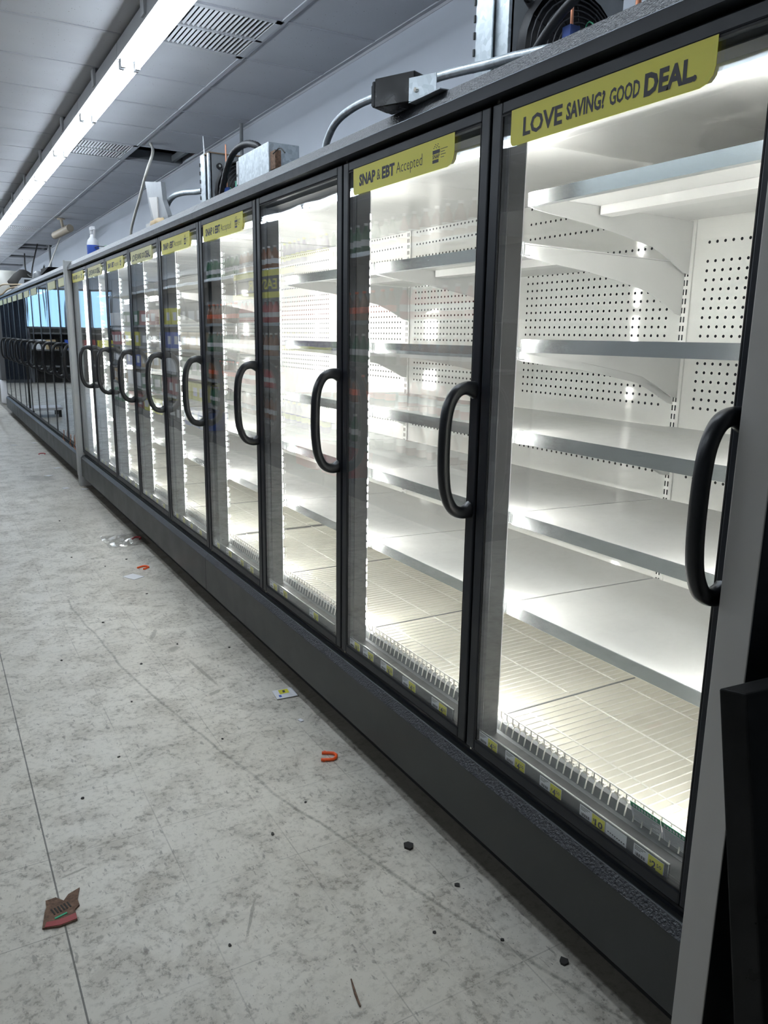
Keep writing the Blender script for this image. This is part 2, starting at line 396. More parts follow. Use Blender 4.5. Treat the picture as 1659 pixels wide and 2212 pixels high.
# ceiling strip lights
LX, LP, LY = -.121, 1.2192, 4.584
def strip_light(label, loc, group):
    t = thing('strip_light', label, 'ceiling light', loc, group)
    x, y, z = loc
    MB().prism([(x-.035, z+.01), (x+.035, z+.01), (x+.065, z+.014), (x+.058, z+.095), (x-.058, z+.095), (x-.065, z+.014)], 'y', y+.004, y+LP-.004, 'fixture').build('housing', t)
    for s_ in (-1, 1):
        MB().tube([(x+s_*.037, y+.035, z-.012), (x+s_*.037, y+LP-.035, z-.012)], .0132, 'tube', 10).build('tube', t)
        for yy in (y+.012, y+LP-.03): MB().box((x+s_*.037-.012, yy, z-.028), (x+s_*.037+.012, yy+.018, z+.02), 'socket').build('lamp_holder', t)
    MB().box((x-.075, y+.58, z+.03), (x-.06, y+.64, ZC-loc[2]+z), 'fixture').build('hanger', t)
    return t
first = strip_light('twin tube strip light overhead, nearest of the ceiling row', (LX, LY-LP*2, 2.792), 'twin tube strip lights in the ceiling row')
for k in range(-3, 16):
    if k == -2: o = first; 
    else: o = copy_tree(first); o.location = (LX, LY+LP*k, 2.792)
    o['label'] = 'twin tube strip light in the ceiling row, %s from the camera end' % (ORD[k+3] if k > -3 else 'first') if k+3 < len(ORD) else 'twin tube strip light at the far end of the ceiling row'
for rowx, ks in ((-2.56, range(-3, 16)), (-5.0, range(9, 16))):
    for k in ks:
        o = copy_tree(first); o.location = (rowx, LY+LP*k, 2.792)
        o['label'] = 'twin tube strip light hanging over the opposite aisle'; o['group'] = 'strip lights over the opposite aisles'

# ------------------------------------------------------------ the coolers
W, Y0 = .762, .8281
ZT, ZB = 1.946, .323
def love(mb, yl, mt):
    x = -.0016
    for wd, a, b, h, bo in (('LOVE', .043, .168, .036, .03), ('SAVING?', .180, .288, .030, .035), ('GOOD', .300, .376, .029, .025), ('DEAL.', .386, .503, .036, .045)):
        mb.text(wd, yl-a, yl-b, 1.8585 if h > .03 else 1.862, h, x, 'ink', bo)
def snap(mb, yl, mt):
    x = -.0016
    for wd, a, b, bo in (('SNAP', .038, .138, .045), ('&', .147, .168, 0), ('EBT', .177, .248, .045)): mb.text(wd, yl-a, yl-b, 1.8655, .030, x, 'ink', bo)
    mb.text('Accepted', yl-.258, yl-.392, 1.8655, .030, x, 'ink', -.012)
    for k in range(7): mb.lathe([(.0001, 0), (.0045, .003), (.0001, .007)], 'ink', 8, (x+.003, yl-.447-.0035*k*1.1, 1.893+.004*(k % 3)))
    mb.box((x-.0003, yl-.442, 1.882), (x, yl-.475, 1.891), 'ink')
    mb.text('SNAP', yl-.442, yl-.475, 1.871, .009, x, 'ink', .02); mb.box((x-.0003, yl-.442, 1.860), (x, yl-.470, 1.868), 'ink')
    for k in range(5): mb.box((x-.0003, yl-.480, 1.889-.0065*k), (x, yl-.480-(.03, .018, .022, .015, .0)[k], 1.8902-.0065*k), 'ink')
def sign(door, yl, kind, faded=False):
    """yellow sticker hanging from the top of the glass, lower corners rounded"""
    y0, y1 = yl, yl-.54; zt, zb = 1.918, 1.842; r = .025; pts = [(y0, zt), (y0, zb+r*.5)]
    pts += [(y0-r*.5*(1-math.cos(a)), zb+r*.5*(1-math.sin(a))) for a in (PI/6, PI/3, PI/2)]
    pts += [(y1+r*1.2*(1-math.sin(a)), zb+r*1.2*(1-math.cos(a))) for a in (0, PI/6, PI/3, PI/2)]+[(y1, zt)]
    mb = MB().prism(pts, 'x', -.0016, -.0008, 'beigesign' if faded else 'yellow')
    if kind == 'love': love(mb, yl, 0)
    elif kind == 'snap': snap(mb, yl, 0)
    o = mb.build('sign_sticker', door); o['label'] = {'love': 'yellow sticker reading LOVE SAVING? GOOD DEAL.', 'snap': 'yellow sticker reading SNAP & EBT Accepted', None: 'plain yellow sticker'}[kind]
def handle(door, y):
    ya = y+.018
    P = [(.0, ya, 1.292), (-.028, ya, 1.297), (-.058, ya, 1.285), (-.078, ya, 1.25), (-.086, ya, 1.2), (-.088, ya, 1.14), (-.086, ya, 1.08), (-.078, ya, 1.03), (-.058, ya, .992), (-.028, ya, .978), (.0, ya, .983)]
    pts = smooth_path(P, 5); mb = MB(); n = 10; vs_ = []; fs = []
    for i, p in enumerate(pts):
        t = (pts[min(i+1, len(pts)-1)]-pts[max(i-1, 0)]).normalized(); nn = Vector((t.z, 0, -t.x)); u = i/(len(pts)-1)
        wdt = .0145; th = .0145+.009*abs(2*u-1)**6
        for k in range(n):
            a = 2*PI*k/n; ca, sa = math.cos(a), math.sin(a)
            ca = math.copysign(abs(ca)**.75, ca); sa = math.copysign(abs(sa)**.75, sa)
            vs_.append(p+nn*ca*th+Vector((0, 1, 0))*sa*wdt)
    for i in range(len(pts)-1):
        for k in range(n): fs.append((i*n+k, i*n+(k+1) % n, (i+1)*n+(k+1) % n, (i+1)*n+k))
    mb.add(vs_, fs, 'handle', True); mb.build('handle', door)
def price_tag(mb, a, b, price, x):
    z0, z1 = .346, .3795
    mb.box((x-.0008, a, z0), (x, b, z1), 'paper')
    w_ = a-b
    mb.box((x-.0013, a-w_*.5, z0+.004), (x-.0006, b+.001, z1-.001), 'pyellow')
    for k in range(3): mb.box((x-.0012, a-w_*.04, z1-.004-.0035*k), (x-.0007, a-w_*(.40-.08*k), z1-.0028-.0035*k), 'ink')
    yy = a-w_*.08
    for k in range(9): mb.box((x-.0012, yy, z0+.009), (x-.0007, yy-w_*(.012+.012*(k % 2)), z0+.016), 'ink'); yy -= w_*.038
    mb.box((x-.0012, a-w_*.2, z0+.004), (x-.0007, a-w_*.4, z0+.006), 'ink')
    if price:
        mb.text('$', a-w_*.55, a-w_*.61, z0+.017, .006, x-.0014, 'ink', .02)
        if len(price) == 2: mb.text(price[0], a-w_*.62, a-w_*.76, z0+.008, .016, x-.0014, 'ink', .03); mb.text(price[1], a-w_*.78, a-w_*.94, z0+.016, .008, x-.0014, 'ink', .01)
        else: mb.text(price[0], a-w_*.62, a-w_*.92, z0+.009, .015, x-.0014, 'ink', .03)
TAGS = {0: [(.0, .078, ('4', '50')), (.112, .19, ('4', '50')), (.246, .322, ('4', '50')), (.384, .463, ('10',)), (.545, .625, ('2', '50'))],
        1: [(.0, .074, ('6', '25')), (.098, .171, ('6', '25')), (.221, .299, ('6', '25')), (.359, .436, ('4', '25')), (.526, .605, ('4', '25'))],
        2: [(.01, .09, ('6', '25')), (.12, .2, ('6', '25')), (.42, .5, ('6', '25'))],
        3: [(.01, .09, ('5', '75')), (.19, .27, ('5', '75')), (.36, .44, ('6', '25')), (.49, .57, ('6', '25'))]}
def make_door(par, n, ya, lit):
    yb = ya+W; a, b = ya+.005, yb-.003          # near / far edges
    d = MB()
    d.box((0, a, ZB), (.030, a+.034, ZT), 'black'); d.box((0, b-.036, ZB), (.030, b, ZT), 'black')
    d.box((0, a+.034, ZT-.029), (.030, b-.036, ZT), 'black'); d.box((0, a+.034, ZB), (.030, b-.036, ZB+.030), 'black')
    door = d.build('door', par, (0, a, ZB), .004)
    MB().box((.003, a+.034, ZB+.030), (.008, b-.036, ZT-.029), 'glass').build('glass_pane', door)
    g_ = MB()
    for q in ((a+.034, a+.037), (b-.039, b-.036)): g_.box((.001, q[0], ZB+.030), (.0028, q[1], ZT-.029), 'gasket')
    g_.box((.001, a+.037, ZT-.033), (.0028, b-.039, ZT-.029), 'gasket'); g_.box((.001, a+.037, ZB+.030), (.0028, b-.039, ZB+.033), 'gasket')
    g_.build('glazing_gasket', door)
    handle(door, a)
    h = MB(); h.tube([(.010, b-.012, ZT+.001), (.010, b-.012, ZT+.010)], .005, 'brass', 8); h.tube([(.010, b-.012, ZB-.010), (.010, b-.012, ZB)], .004, 'brass', 8)
    h.box((-.004, b-.12, ZT+.009), (.03, b-.004, ZT+.011), 'black'); h.build('hinge', door)
    return door, a, b
def cooler(idx, ya, nd, label, lit, signs, shelves, tags=True):
    L = W*nd; t = thing('display_cooler', label, 'cooler', (0, ya, 0), 'glass door coolers along the wall')
    yb = ya+L; e0, e1 = ya+.001, yb-.001
    # body shell
    mb = MB(); mb.box((.035, e0, 1.958), (.90, e1, 2.02), 'black'); mb.box((.76, e0, .10), (.90, e1, 1.958), 'black')
    mb.box((.035, e0, .10), (.76, e1, .318), 'black'); 
    if idx != 1: mb.box((.035, e0, .318), (.76, e0+.012, 1.958), 'black')
    if idx != 0: mb.box((.035, e1-.012, .318), (.76, e1, 1.958), 'black')
    mb.build('cabinet', t)
    MB().prism([(-.03, 1.953), (-.03, 1.98), (.002, 2.0215), (.035, 2.0215), (.035, 1.948), (.012, 1.953)], 'y', e0, e1, 'black').build('cornice', t)
    MB().prism([(-.0302, 1.9812), (.0018, 2.0227), (.05, 2.0227), (.05, 2.0216), (.0025, 2.0216), (-.0295, 1.98)], 'y', e0, e1, 'grain').build('cornice_laminate', t)
    MB().box((-.031, e0, 1.9792), (-.0292, e1, 1.9806), 'trimline').build('cornice_trim', t)
    sp_ = [(0, nd)] if nd <= 4 else [(0, nd)]
    MB().prism([(-.025, .1), (-.025, .273), (-.004, .2945), (.035, .2945), (.035, .1)], 'y', e0, e1, 'panel').build('kick_panel', t, bevel=.002)
    MB().prism([(-.0252, .2735), (-.0045, .2955), (-.003, .2945), (-.024, .2725)], 'y', e0, e1, 'grain').build('kick_laminate', t)
    MB().box((-.006, e0, .2945), (-.003, e1, .2965), 'trimline').box((.012, e0, .2945), (.016, e1, .302), 'black').build('kick_trim', t)
    MB().box((.055, e0, 0), (.09, e1, .1), 'toe').build('toe_base', t)
    wm = 'white'
    # interior lining
    mb = MB(); mb.box((.09, e0+.013, 1.878), (.745, e1-.013, 1.956), wm); 
    if idx != 1: mb.box((.09, e0+.0122, .32), (.745, e0+.018, 1.95), wm)
    if idx != 0: mb.box((.09, e1-.018, .32), (.745, e1-.0122, 1.95), wm)
    mb.box((.73, e0+.013, .319), (.755, e1-.013, .60), wm)
    mb.box((.035, e0, 1.905), (.085, e1, 1.9575), 'reveal'); mb.box((.035, e0, .318), (.09, e1, .345), 'reveal')
    mb.build('lining', t)
    mb = MB(); mb.box((.12, e0+.02, .345), (.66, e1-.02, .3805), 'deck'); mb.box((.66, e0+.02, .345), (.725, e1-.02, .402), 'deck')
    mb.box((.104, e0+.02, .319), (.12, e1-.02, .374), 'greymetal'); mb.box((.091, e0+.02, .319), (.104, e1-.02, .345), 'greymetal')
    mb.build('deck_pan', t)
    for k in range(nd):
        s0 = ya+W*k; s1 = s0+W
        MB().box((.72, s0+.001, .60), (.728, s1-.001, 1.877), 'perf').build('back_panel', t, (.72, s0, 0))
        # deck rack
        r_ = MB(); nw = 29
        for q in range(nw):
            yy = s0+.02+q*.0254
            if yy > s1-.01: break
            r_.tube([(.125, yy, .3812), (.655, yy, .3812)], .0021, 'wire', 5, False)
        for xx in (.2, .39, .58): r_.tube([(xx, s0+.012, .3815), (xx, s1-.012, .3815)], .0026, 'wire', 5, False)
        r_.box((.13, s1-.006, .379), (.65, s1-.002, .3835), 'greymetal')
        r_.build('deck_rack', t)
        f_ = MB()
        f_.tube([(.096, s0+.006, .413), (.096, s1-.006, .413)], .0022, 'wire', 6)
        for q in range(nw):
            yy = s0+.02+q*.0254
            if yy > s1-.01: break
            pts = [(.096, yy, .413), (.0965, yy, .397), (.101, yy, .387), (.109, yy, .3845), (.116, yy, .388), (.118, yy, .394)]
            f_.tube(pts, .0017, 'wire', 5, False)
            f_.tube([(.114, yy+.004, .388), (.104, yy+.004, .378), (.0985, yy+.004, .352)], .002, 'wire', 5, False)
        f_.build('front_fence', t)
        for (zf, zk) in shelves[k]:
            sh = MB(); a0, a1 = s0+.004, s1-.004
            sh.prism([(.122, zf-.003), (.122, zf), (.70, zf-.012), (.70, zf-.015)], 'y', a0, a1, wm)
            sh.prism([(.35, zf-.03), (.35, zf-.008), (.352, zf-.008), (.352, zf-.028), (.39, zf-.03), (.39, zf-.009), (.392, zf-.009), (.392, zf-.032)], 'y', a0+.01, a1-.01, wm)
            so = sh.build('shelf', t, (.4, s0, zf))
            ed = MB(); ed.box((.118, a0, zf-.030), (.1215, a1, zf+.002), 'shelfsteel'); ed.box((.1215, a0, zf-.030), (.14, a1, zf-.028), 'shelfsteel')
            ed.build('shelf_edge', so)
            for yy in (a0+.002, a1-.004):
                prof = [(.118, zf-.028), (.135, zf-.034), (.2, zf-.042), (.33, zf-.056), (.45, zf-.075), (.56, zf-.095), (.63, zf-.125), (.69, zf-.155), (.715, zf-.16), (.715, zf-.016), (.118, zf-.004)]
                MB().prism(prof, 'y', yy, yy+.002, wm).build('bracket', so)
    for k in range(nd+1):
        yy = ya+W*k; ym = min(max(yy, e0+.0305), e1-.0305)
        mu = MB().box((.035, ym-.03, .3455), (.085, ym+.03, 1.9045), 'reveal').build('mullion', t, bevel=.002)
        if 0 < k < nd: MB().box((.7145, yy-.019, .404), (.7195, yy+.019, 1.8775), 'slot').build('upright', t, (.715, yy, 0))
        if lit:
            MB().box((.0855, ym-.0295, .36), (.087, ym-.0285, 1.876), 'paper').box((.086, ym-.013, .36), (.092, ym+.013, 1.875), 'ledbar').build('light_strip', mu)
            d_ = MB()
            for q in range(40):
                zz = .40+(q//4)*.145+(q % 4)*.028
                for sgn in (-1, 1): d_.box((.0955, ym+sgn*.007-.005, zz), (.0970, ym+sgn*.007+.005, zz+.017), 'led', Matrix.Rotation(sgn*math.radians(58), 3, 'Z'))
            d_.build('led_row', mu)
    for k in range(nd):
        door, a, b = make_door(t, k, ya+W*k, lit)
        if signs[k]: sign(door, ya+W*(k+1)-.076, signs[k] if signs[k] != 'plain' else None, faded=(idx > 1 or (idx == 1 and signs[k] == 'love')))
        if tags:
            x = .0125; far = b-.040
            r_ = MB(); r_.box((x, far+.0, .3395), (x+.002, a+.075, .386), 'rail'); r_.box((x-.001, far, .384), (x+.003, a+.075, .3865), 'shelfsteel'); r_.box((x-.001, far, .3385), (x+.003, a+.075, .341), 'shelfsteel')
            r_.box((x-.001, a+.074, .3385), (x+.003, a+.0755, .3865), 'shelfsteel')
            r_.build('price_rail', door)
            TG = TAGS[k] if idx == 0 else [(.01, .09, None), (.15, .23, None), (.3, .38, None), (.47, .55, None)]
            for (p0, p1, pr) in TG:
                mb = MB(); price_tag(mb, far-p0-.003, far-p1-.003, pr if k < 3 or True else None, x); mb.build('price_tag', door)
            if idx == 0 and k == 0:
                mb = MB(); mb.box((x-.001, far-.468, .345), (x, far-.528, .381), 'paper')
                for q in range(8): mb.box((x-.0012, far-.474-.0065*q, .361-.0004*q), (x-.0009, far-.478-.0065*q, .3635-.0004*q), 'ink')
                o = mb.build('shelf_note', door); o['label'] = 'white paper note in the price rail'
    return t
S_ = [(.715, 0), (.967, 0), (1.183, 0), (1.397, 0), (1.652, 0)]
A_sh = [[(.715, 0), (.967, 0), (1.185, 0), (1.416, 0), (1.765, 0)], S_, S_, [(.715, 0), (.967, 0)]]
cooler(0, Y0, 4, 'nearest black glass door cooler, brightly lit and empty, with the largest yellow sticker', True, ['love', 'snap', None, 'snap'], A_sh)
B_sh = [[(.715, 0), (.967, 0)], [(.715, 0), (.967, 0), (1.397, 0), (1.652, 0)], S_, S_[:4], S_]
cooler(1, Y0+4*W, 5, 'second lit glass door cooler, just before the grey post', True, ['snap', 'love', 'snap', 'love', 'snap'], B_sh)
YC = Y0+9*W+.095
cooler(2, YC, 5, 'unlit glass door cooler just past the grey post, mirroring the shop windows', False, ['plain', 'plain', None, 'plain', 'plain'], [S_]*5, False)
cooler(3, YC+5*W, 5, 'unlit glass door cooler at the far end of the row', False, ['plain']*5, [S_[:3]]*5, False)

# posts at cooler ends
mb = MB(); mb.box((-.04, .760, .0), (-.0365, .8255, 2.05), 'pil'); mb.box((-.0365, .7605, 0), (.9, .8255, 2.02), 'black')
tag(mb.build('end_panel', bevel=.002), 'grey faced end panel of the nearest cooler, at the right edge', 'end panel')
mb = MB(); y9 = Y0+9*W
mb.prism([(-.045, y9+.004), (-.045, y9+.090), (.9, y9+.090), (.9, y9+.004)], 'z', 0, 2.035, 'post')
mb.box((-.052, y9+.012, .1), (-.045, y9+.034, 2.04), 'post'); mb.box((-.052, y9+.052, .1), (-.045, y9+.078, 2.04), 'post')
tag(mb.build('divider_post', bevel=.003), 'light grey full height post between the lit and the unlit coolers', 'post')
# black leaning panel at the right edge
t = thing('leaning_panel', 'scuffed black panel leaning at the right edge, in front of the grey end panel', 'panel', (-.1, .55, 0))
def quadbox(T, B, m):
    return MB().add(T+B, [(0, 1, 2, 3), (7, 6, 5, 4), (0, 4, 5, 1), (1, 5, 6, 2), (2, 6, 7, 3), (3, 7, 4, 0)], m)
dT = (-.02, -.165)
T_ = [(-.191, .701, .903), (-.173, .667, .903), (.33, .62, .903), (.33, .655, .903)]
B_ = [(-.187, .545, 0), (-.165, .503, 0), (.34, .46, 0), (.34, .50, 0)]
quadbox(T_, B_, 'blackgloss').build('board', t, bevel=.003)
mb = MB().tube([(-.135, .585, .72), (-.135, .575, .72)], .004, 'brass', 8); mb.build('screw', t)

# ------------------------------------------------------------ condensing units on the cooler tops
def unit(label, y, x, s=1.0):
    t = thing('condensing_unit', label, 'refrigeration unit', (x, y, 2.0227), 'condensing units on top of the coolers')
    z = 2.0227
    mb = MB(); mb.box((x-.02, y+.0, z), (x+.40, y+.008, z+.40), 'greymetal')
    mb.box((x-.02, y-.62, z), (x+.42, y+.15, z+.006), 'galv'); mb.build('base_plate', t)
    mb = MB(); mb.box((x-.03, y+.075, z+.006), (x-.025, y+.155, z+.405), 'galv'); mb.box((x-.03, y+.0, z+.006), (x-.012, y+.028, z+.40), 'galv')
    mb.box((x-.018, y+.028, z+.006), (x-.012, y+.075, z+.38), 'galv'); mb.box((x-.025, y+.15, z+.006), (x+.4, y+.155, z+.405), 'galv')
    mb.box((x-.03, y-.005, z+.395), (x+.4, y+.1, z+.402), 'cardboard')
    for k in range(8): mb.box((x-.034, y+.156, z+.03+.045*k), (x-.028, y+.162, z+.05+.045*k), 'hose')
    mb.build('condenser_frame', t, bevel=.001)
    mb = MB(); cx, cz = x+.19, z+.19
    for r in range(8):
        R_ = .055+.016*r; n = 28
        mb.tube([(cx+R_*math.cos(2*PI*k/n), y-.02-.012*(8-r)**.5*1.2, cz+R_*math.sin(2*PI*k/n)) for k in range(n+1)], .003, 'hose', 6, False)
    for k in range(12):
        a = 2*PI*k/12; mb.tube([(cx+.05*math.cos(a), y-.05, cz+.05*math.sin(a)), (cx+.175*math.cos(a), y-.025, cz+.175*math.sin(a))], .002, 'hose', 5, False)
    mb.tube([(cx, y-.02, cz), (cx, y-.06, cz)], .05, 'hose', 16)
    mb.build('fan_guard', t)
    mb = MB(); n = 24
    vs_ = []
    for yy, R_ in ((y-.002, .19), (y-.03, .182)): vs_ += [(cx+R_*math.cos(2*PI*k/n), yy, cz+R_*math.sin(2*PI*k/n)) for k in range(n)]
    mb.add(vs_, [(k, (k+1) % n, n+(k+1) % n, n+k) for k in range(n)]+[tuple(range(n))], 'hose', True)
    mb.tube([(x+.03, y-.002, z+.33), (x+.03, y-.014, z+.33)], .016, 'hose', 12); mb.tube([(x+.03, y-.014, z+.33), (x+.03, y-.019, z+.33)], .007, 'brass', 8)
    mb.build('fan_shroud', t)
    mb = MB(); mb.tube([(x-.01, y-.17, z+.085), (x-.01, y-.215, z+.085)], .012, 'brass', 8); mb.box((x-.025, y-.27, z+.05), (x+.005, y-.215, z+.125), 'offwhite')
    mb.box((x-.022, y-.245, z+.125), (x+.01, y-.215, z+.18), 'bluecap'); mb.tube([(x-.005, y-.23, z+.18), (x-.005, y-.225, z+.4)], .004, 'copper', 8)
    mb.tube([(x+.0, y-.27, z+.12), (x+.02, y-.34, z+.135), (x+.03, y-.42, z+.14)], .008, 'copper', 8); mb.tube([(x+.03, y-.42, z+.02), (x+.03, y-.42, z+.25)], .007, 'copper', 8)
    mb.build('service_valve', t)
    mb = MB(); mb.tube(smooth_path([(x, y-.27, z+.13), (x-.01, y-.3, z+.17), (x, y-.36, z+.1), (x+.01, y-.3, z+.09)]), .002, 'greenwire', 5); mb.build('green_wire', t)
    hp = smooth_path([(x-.03, y-.02, z+.012), (x-.035, y-.09, z+.11), (x-.04, y-.2, z+.19), (x-.04, y-.31, z+.23), (x-.03, y-.42, z+.22), (x-.02, y-.52, z+.16)], 8)
    MB().tube(hp, .0125, 'hose', 10).build('hose', t)
    mb = MB(); mb.lathe([(.09, 0), (.1, .03), (.1, .14), (.08, .19), (.03, .21)], 'hose', 18, (x+.2, y-.4, z+.006)); mb.build('compressor', t)
    return t
unit('nearest condensing unit with galvanised frame and black fan, cut off by the top edge', 1.93, .33)
t = unit('second condensing unit with a tall grey electrical box, seen past the middle doors', 4.62, .33)
for ch in list(t.children):
    if ch.name.startswith('hose'): bpy.data.objects.remove(ch)
z = 2.0227
mb = MB(); mb.box((.30, 3.72, z+.006), (.46, 4.13, z+.285), 'galv'); mb.box((.298, 4.13, z+.006), (.46, 4.16, z+.27), 'fixture')
for zz in (.08, .15, .2): mb.tube([(.297, 4.146, z+zz), (.301, 4.146, z+zz)], .008, 'hose', 8)
mb.build('electrical_box', t, bevel=.003)
mb = MB(); mb.box((.34, 4.17, z+.04), (.344, 4.3, z+.2), 'board'); mb.box((.335, 4.27, z+.1), (.35, 4.30, z+.17), 'bluecap'); mb.build('circuit_board', t)
MB().tube(smooth_path([(.31, 4.47, z+.02), (.305, 4.42, z+.14), (.30, 4.32, z+.25), (.30, 4.2, z+.32), (.31, 4.05, z+.335), (.32, 3.93, z+.31), (.33, 3.9, z+.285)], 8), .016, 'hose', 10, rib=.12).build('corrugated_hose', t)
mb = MB(); mb.box((.31, 3.66, z+.16), (.34, 3.72, z+.24), 'dirtbrown'); mb.tube(smooth_path([(.3, 3.66, z+.22), (.3, 3.58, z+.23), (.3, 3.52, z+.2)]), .003, 'debris', 6); mb.build('relay', t)
MB().tube([(.33, 4.78, z+.40), (.33, 4.80, z+.52)], [.005, .002], 'paper', 6).build('cable_tie', t)

# junction box + flexible conduit
t = thing('junction_box', 'small black electrical box on a galvanised bracket at the cooler edge', 'electrical box', (.03, 2.08, 2.0227))
jr = Matrix.Rotation(math.radians(24), 3, 'Z'); jp = (.03, 1.93, 2.03)
mb = MB(); mb.box((-.02, 1.93, 2.026), (.06, 2.06, 2.10), 'blackgloss', jr, jp); mb.build('box', t, bevel=.003)
mb = MB(); mb.box((-.016, 2.06, 2.03), (.056, 2.073, 2.096), 'black', jr, jp); mb.box((-.008, 2.073, 2.036), (.048, 2.082, 2.09), 'black', jr, jp); mb.build('cover', t, bevel=.004)
mb = MB(); mb.box((-.023, 1.86, 2.026), (-.0205, 1.945, 2.082), 'galv', jr, jp); mb.box((-.0205, 1.78, 2.0235), (.05, 1.93, 2.026), 'galv'); mb.tube([(-.012, 1.90, 2.05), (-.02, 1.90, 2.05)], .006, 'brass', 8); mb.build('bracket', t)
P = [(.25, 3.0, 2.025), (.25, 3.0, 2.10), (.25, 2.985, 2.16), (.25, 2.90, 2.215), (.25, 2.76, 2.235), (.25, 2.6, 2.232), (.25, 2.4, 2.214), (.25, 2.168, 2.195), (.25, 1.937, 2.166), (.25, 1.8, 2.15), (.26, 1.6, 2.12), (.28, 1.4, 2.06)]
tag(MB().tube(smooth_path(P, 30), .0125, 'galv', 10, rib=.16).build('flexible_conduit'), 'ribbed steel conduit arching behind the small black box', 'conduit')
P = [(.35, 5.80, 2.025), (.35, 5.78, 2.2), (.35, 5.70, 2.28), (.35, 5.55, 2.315), (.35, 5.30, 2.305), (.35, 5.0, 2.27), (.36, 4.8, 2.26)]
tag(MB().tube(smooth_path(P, 20), .016, 'galv', 8, rib=.14).build('flexible_conduit'), 'ribbed steel conduit bending down behind the tall grey bracket', 'conduit')
# tall grey bracket beyond the far unit
t = thing('angle_bracket', 'tall tapered grey metal piece standing on the cooler top', 'metal bracket', (.3, 5.8, z))
mb = MB(); mb.prism([(6.09, 2.486), (5.90, 2.455), (5.66, 2.42), (5.63, 2.30), (5.52, 2.19), (5.50, 2.10), (5.93, 2.10), (5.95, 2.19)], 'x', .30, .33, 'greymetal'); mb.build('plate', t)
mb = MB(); mb.prism([(5.97, 2.36), (5.75, 2.335), (5.74, 2.19), (5.86, 2.2)], 'x', .292, .30, 'pil'); mb.build('inner_plate', t)
mb = MB(); mb.box((.29, 5.62, 2.0227), (.36, 6.08, 2.19), 'pil'); mb.build('foot', t)
mb = MB(); random.seed(3)
prof = [(.0, .0), (.05, .005), (.085, .03), (.075, .06), (.04, .075), (.0, .07)]
mb.lathe([(max(r, .002), zz) for r, zz in prof], 'tan', 10, (0, 0, 0))
mb.v = [(v[0]*(.6+.25*random.random()), v[1]*(1.2+.4*random.random()), v[2]*(.8+.5*random.random())) for v in mb.v]
o = mb.build('crumpled_rag'); o.location = (.15, 5.15, z+.002); tag(o, 'crumpled tan cloth lying on the cooler edge beside the grey bracket', 'rag')
# cables from the ceiling hole
tag(MB().tube(smooth_path([(.6, 7.1, 2.98), (.42, 6.3, 2.74), (.36, 6.24, 2.60), (.35, 6.32, 2.53), (.35, 6.5, 2.42), (.35, 6.72, 2.30), (.35, 6.84, 2.2), (.35, 6.86, 2.03)], 8), .011, 'offwhite', 8).build('hanging_cable'), 'off-white cable hanging from the missing ceiling tile to the cooler top', 'cable')
tag(MB().tube([(.95, 5.85, 2.91), (.95, 5.85, 2.03)], .014, 'greymetal', 8).build('conduit_pipe'), 'thin grey conduit pipe running down the right wall', 'pipe')
# spray bottle
t = thing('spray_bottle', 'white trigger spray bottle with a blue label on the cooler top', 'spray bottle', (.1, 7.12, z))
mb = MB(); mb.lathe([(.045, 0), (.048, .01), (.048, .11), (.04, .14), (.02, .165), (.016, .19)], 'paper', 16, (.1, 7.12, z)); mb.build('bottle', t)
mb = MB(); mb.lathe([(.0485, 0), (.0490, .005), (.0490, .075), (.0485, .08)], 'blue', 16, (.1, 7.12, z+.02)); mb.build('label_wrap', t)
mb = MB(); mb.lathe([(.02, 0), (.02, .03), (.015, .04)], 'paper', 12, (.1, 7.12, z+.185)); mb.box((.085, 7.07, z+.215), (.115, 7.16, z+.245), 'paper'); mb.box((.092, 7.03, z+.15), (.108, 7.045, z+.225), 'paper', Matrix.Rotation(.3, 3, 'X')); mb.build('trigger_head', t, bevel=.004)
tag(MB().box((.28, 6.45, z), (.36, 6.62, z+.09), 'debris').build('black_block', bevel=.004), 'small black block on the cooler top beside the hanging cable', 'block')
tag(MB().lathe([(.11, 0), (.12, .02), (.12, .10), (.1, .12)], 'dgreen', 20, (.32, 7.28, z)).build('dark_tub'), 'dark round tub on the cooler top behind the spray bottle', 'tub')
tag(MB().tube(smooth_path([(.05, 6.2, z+.004), (.0, 6.35, z+.02), (.02, 6.6, z+.03), (.06, 6.5, z+.006), (.1, 6.2, z+.004)]), .003, 'debris', 6).build('loose_wire'), 'loose black wire curling over the cooler edge', 'wire')
# camera on the ceiling
t = thing('security_camera', 'beige security camera on a stem under the ceiling tiles', 'security camera', (.56, 11.8, ZC))
mb = MB(); mb.lathe([(.05, -.015), (.05, 0)], 'beige', 12, (.56, 11.8, ZC-.007)); mb.tube([(.56, 11.8, ZC-.01), (.575, 11.75, ZC-.16)], .02, 'beige', 8); mb.build('mount', t)
mb = MB(); mb.tube([(.50, 12.0, ZC-.21), (.63, 11.55, ZC-.15)], .05, 'beige', 10); mb.tube([(.495, 12.02, ZC-.213), (.50, 12.0, ZC-.21)], .045, 'debris', 10); mb.build('camera_body', t)
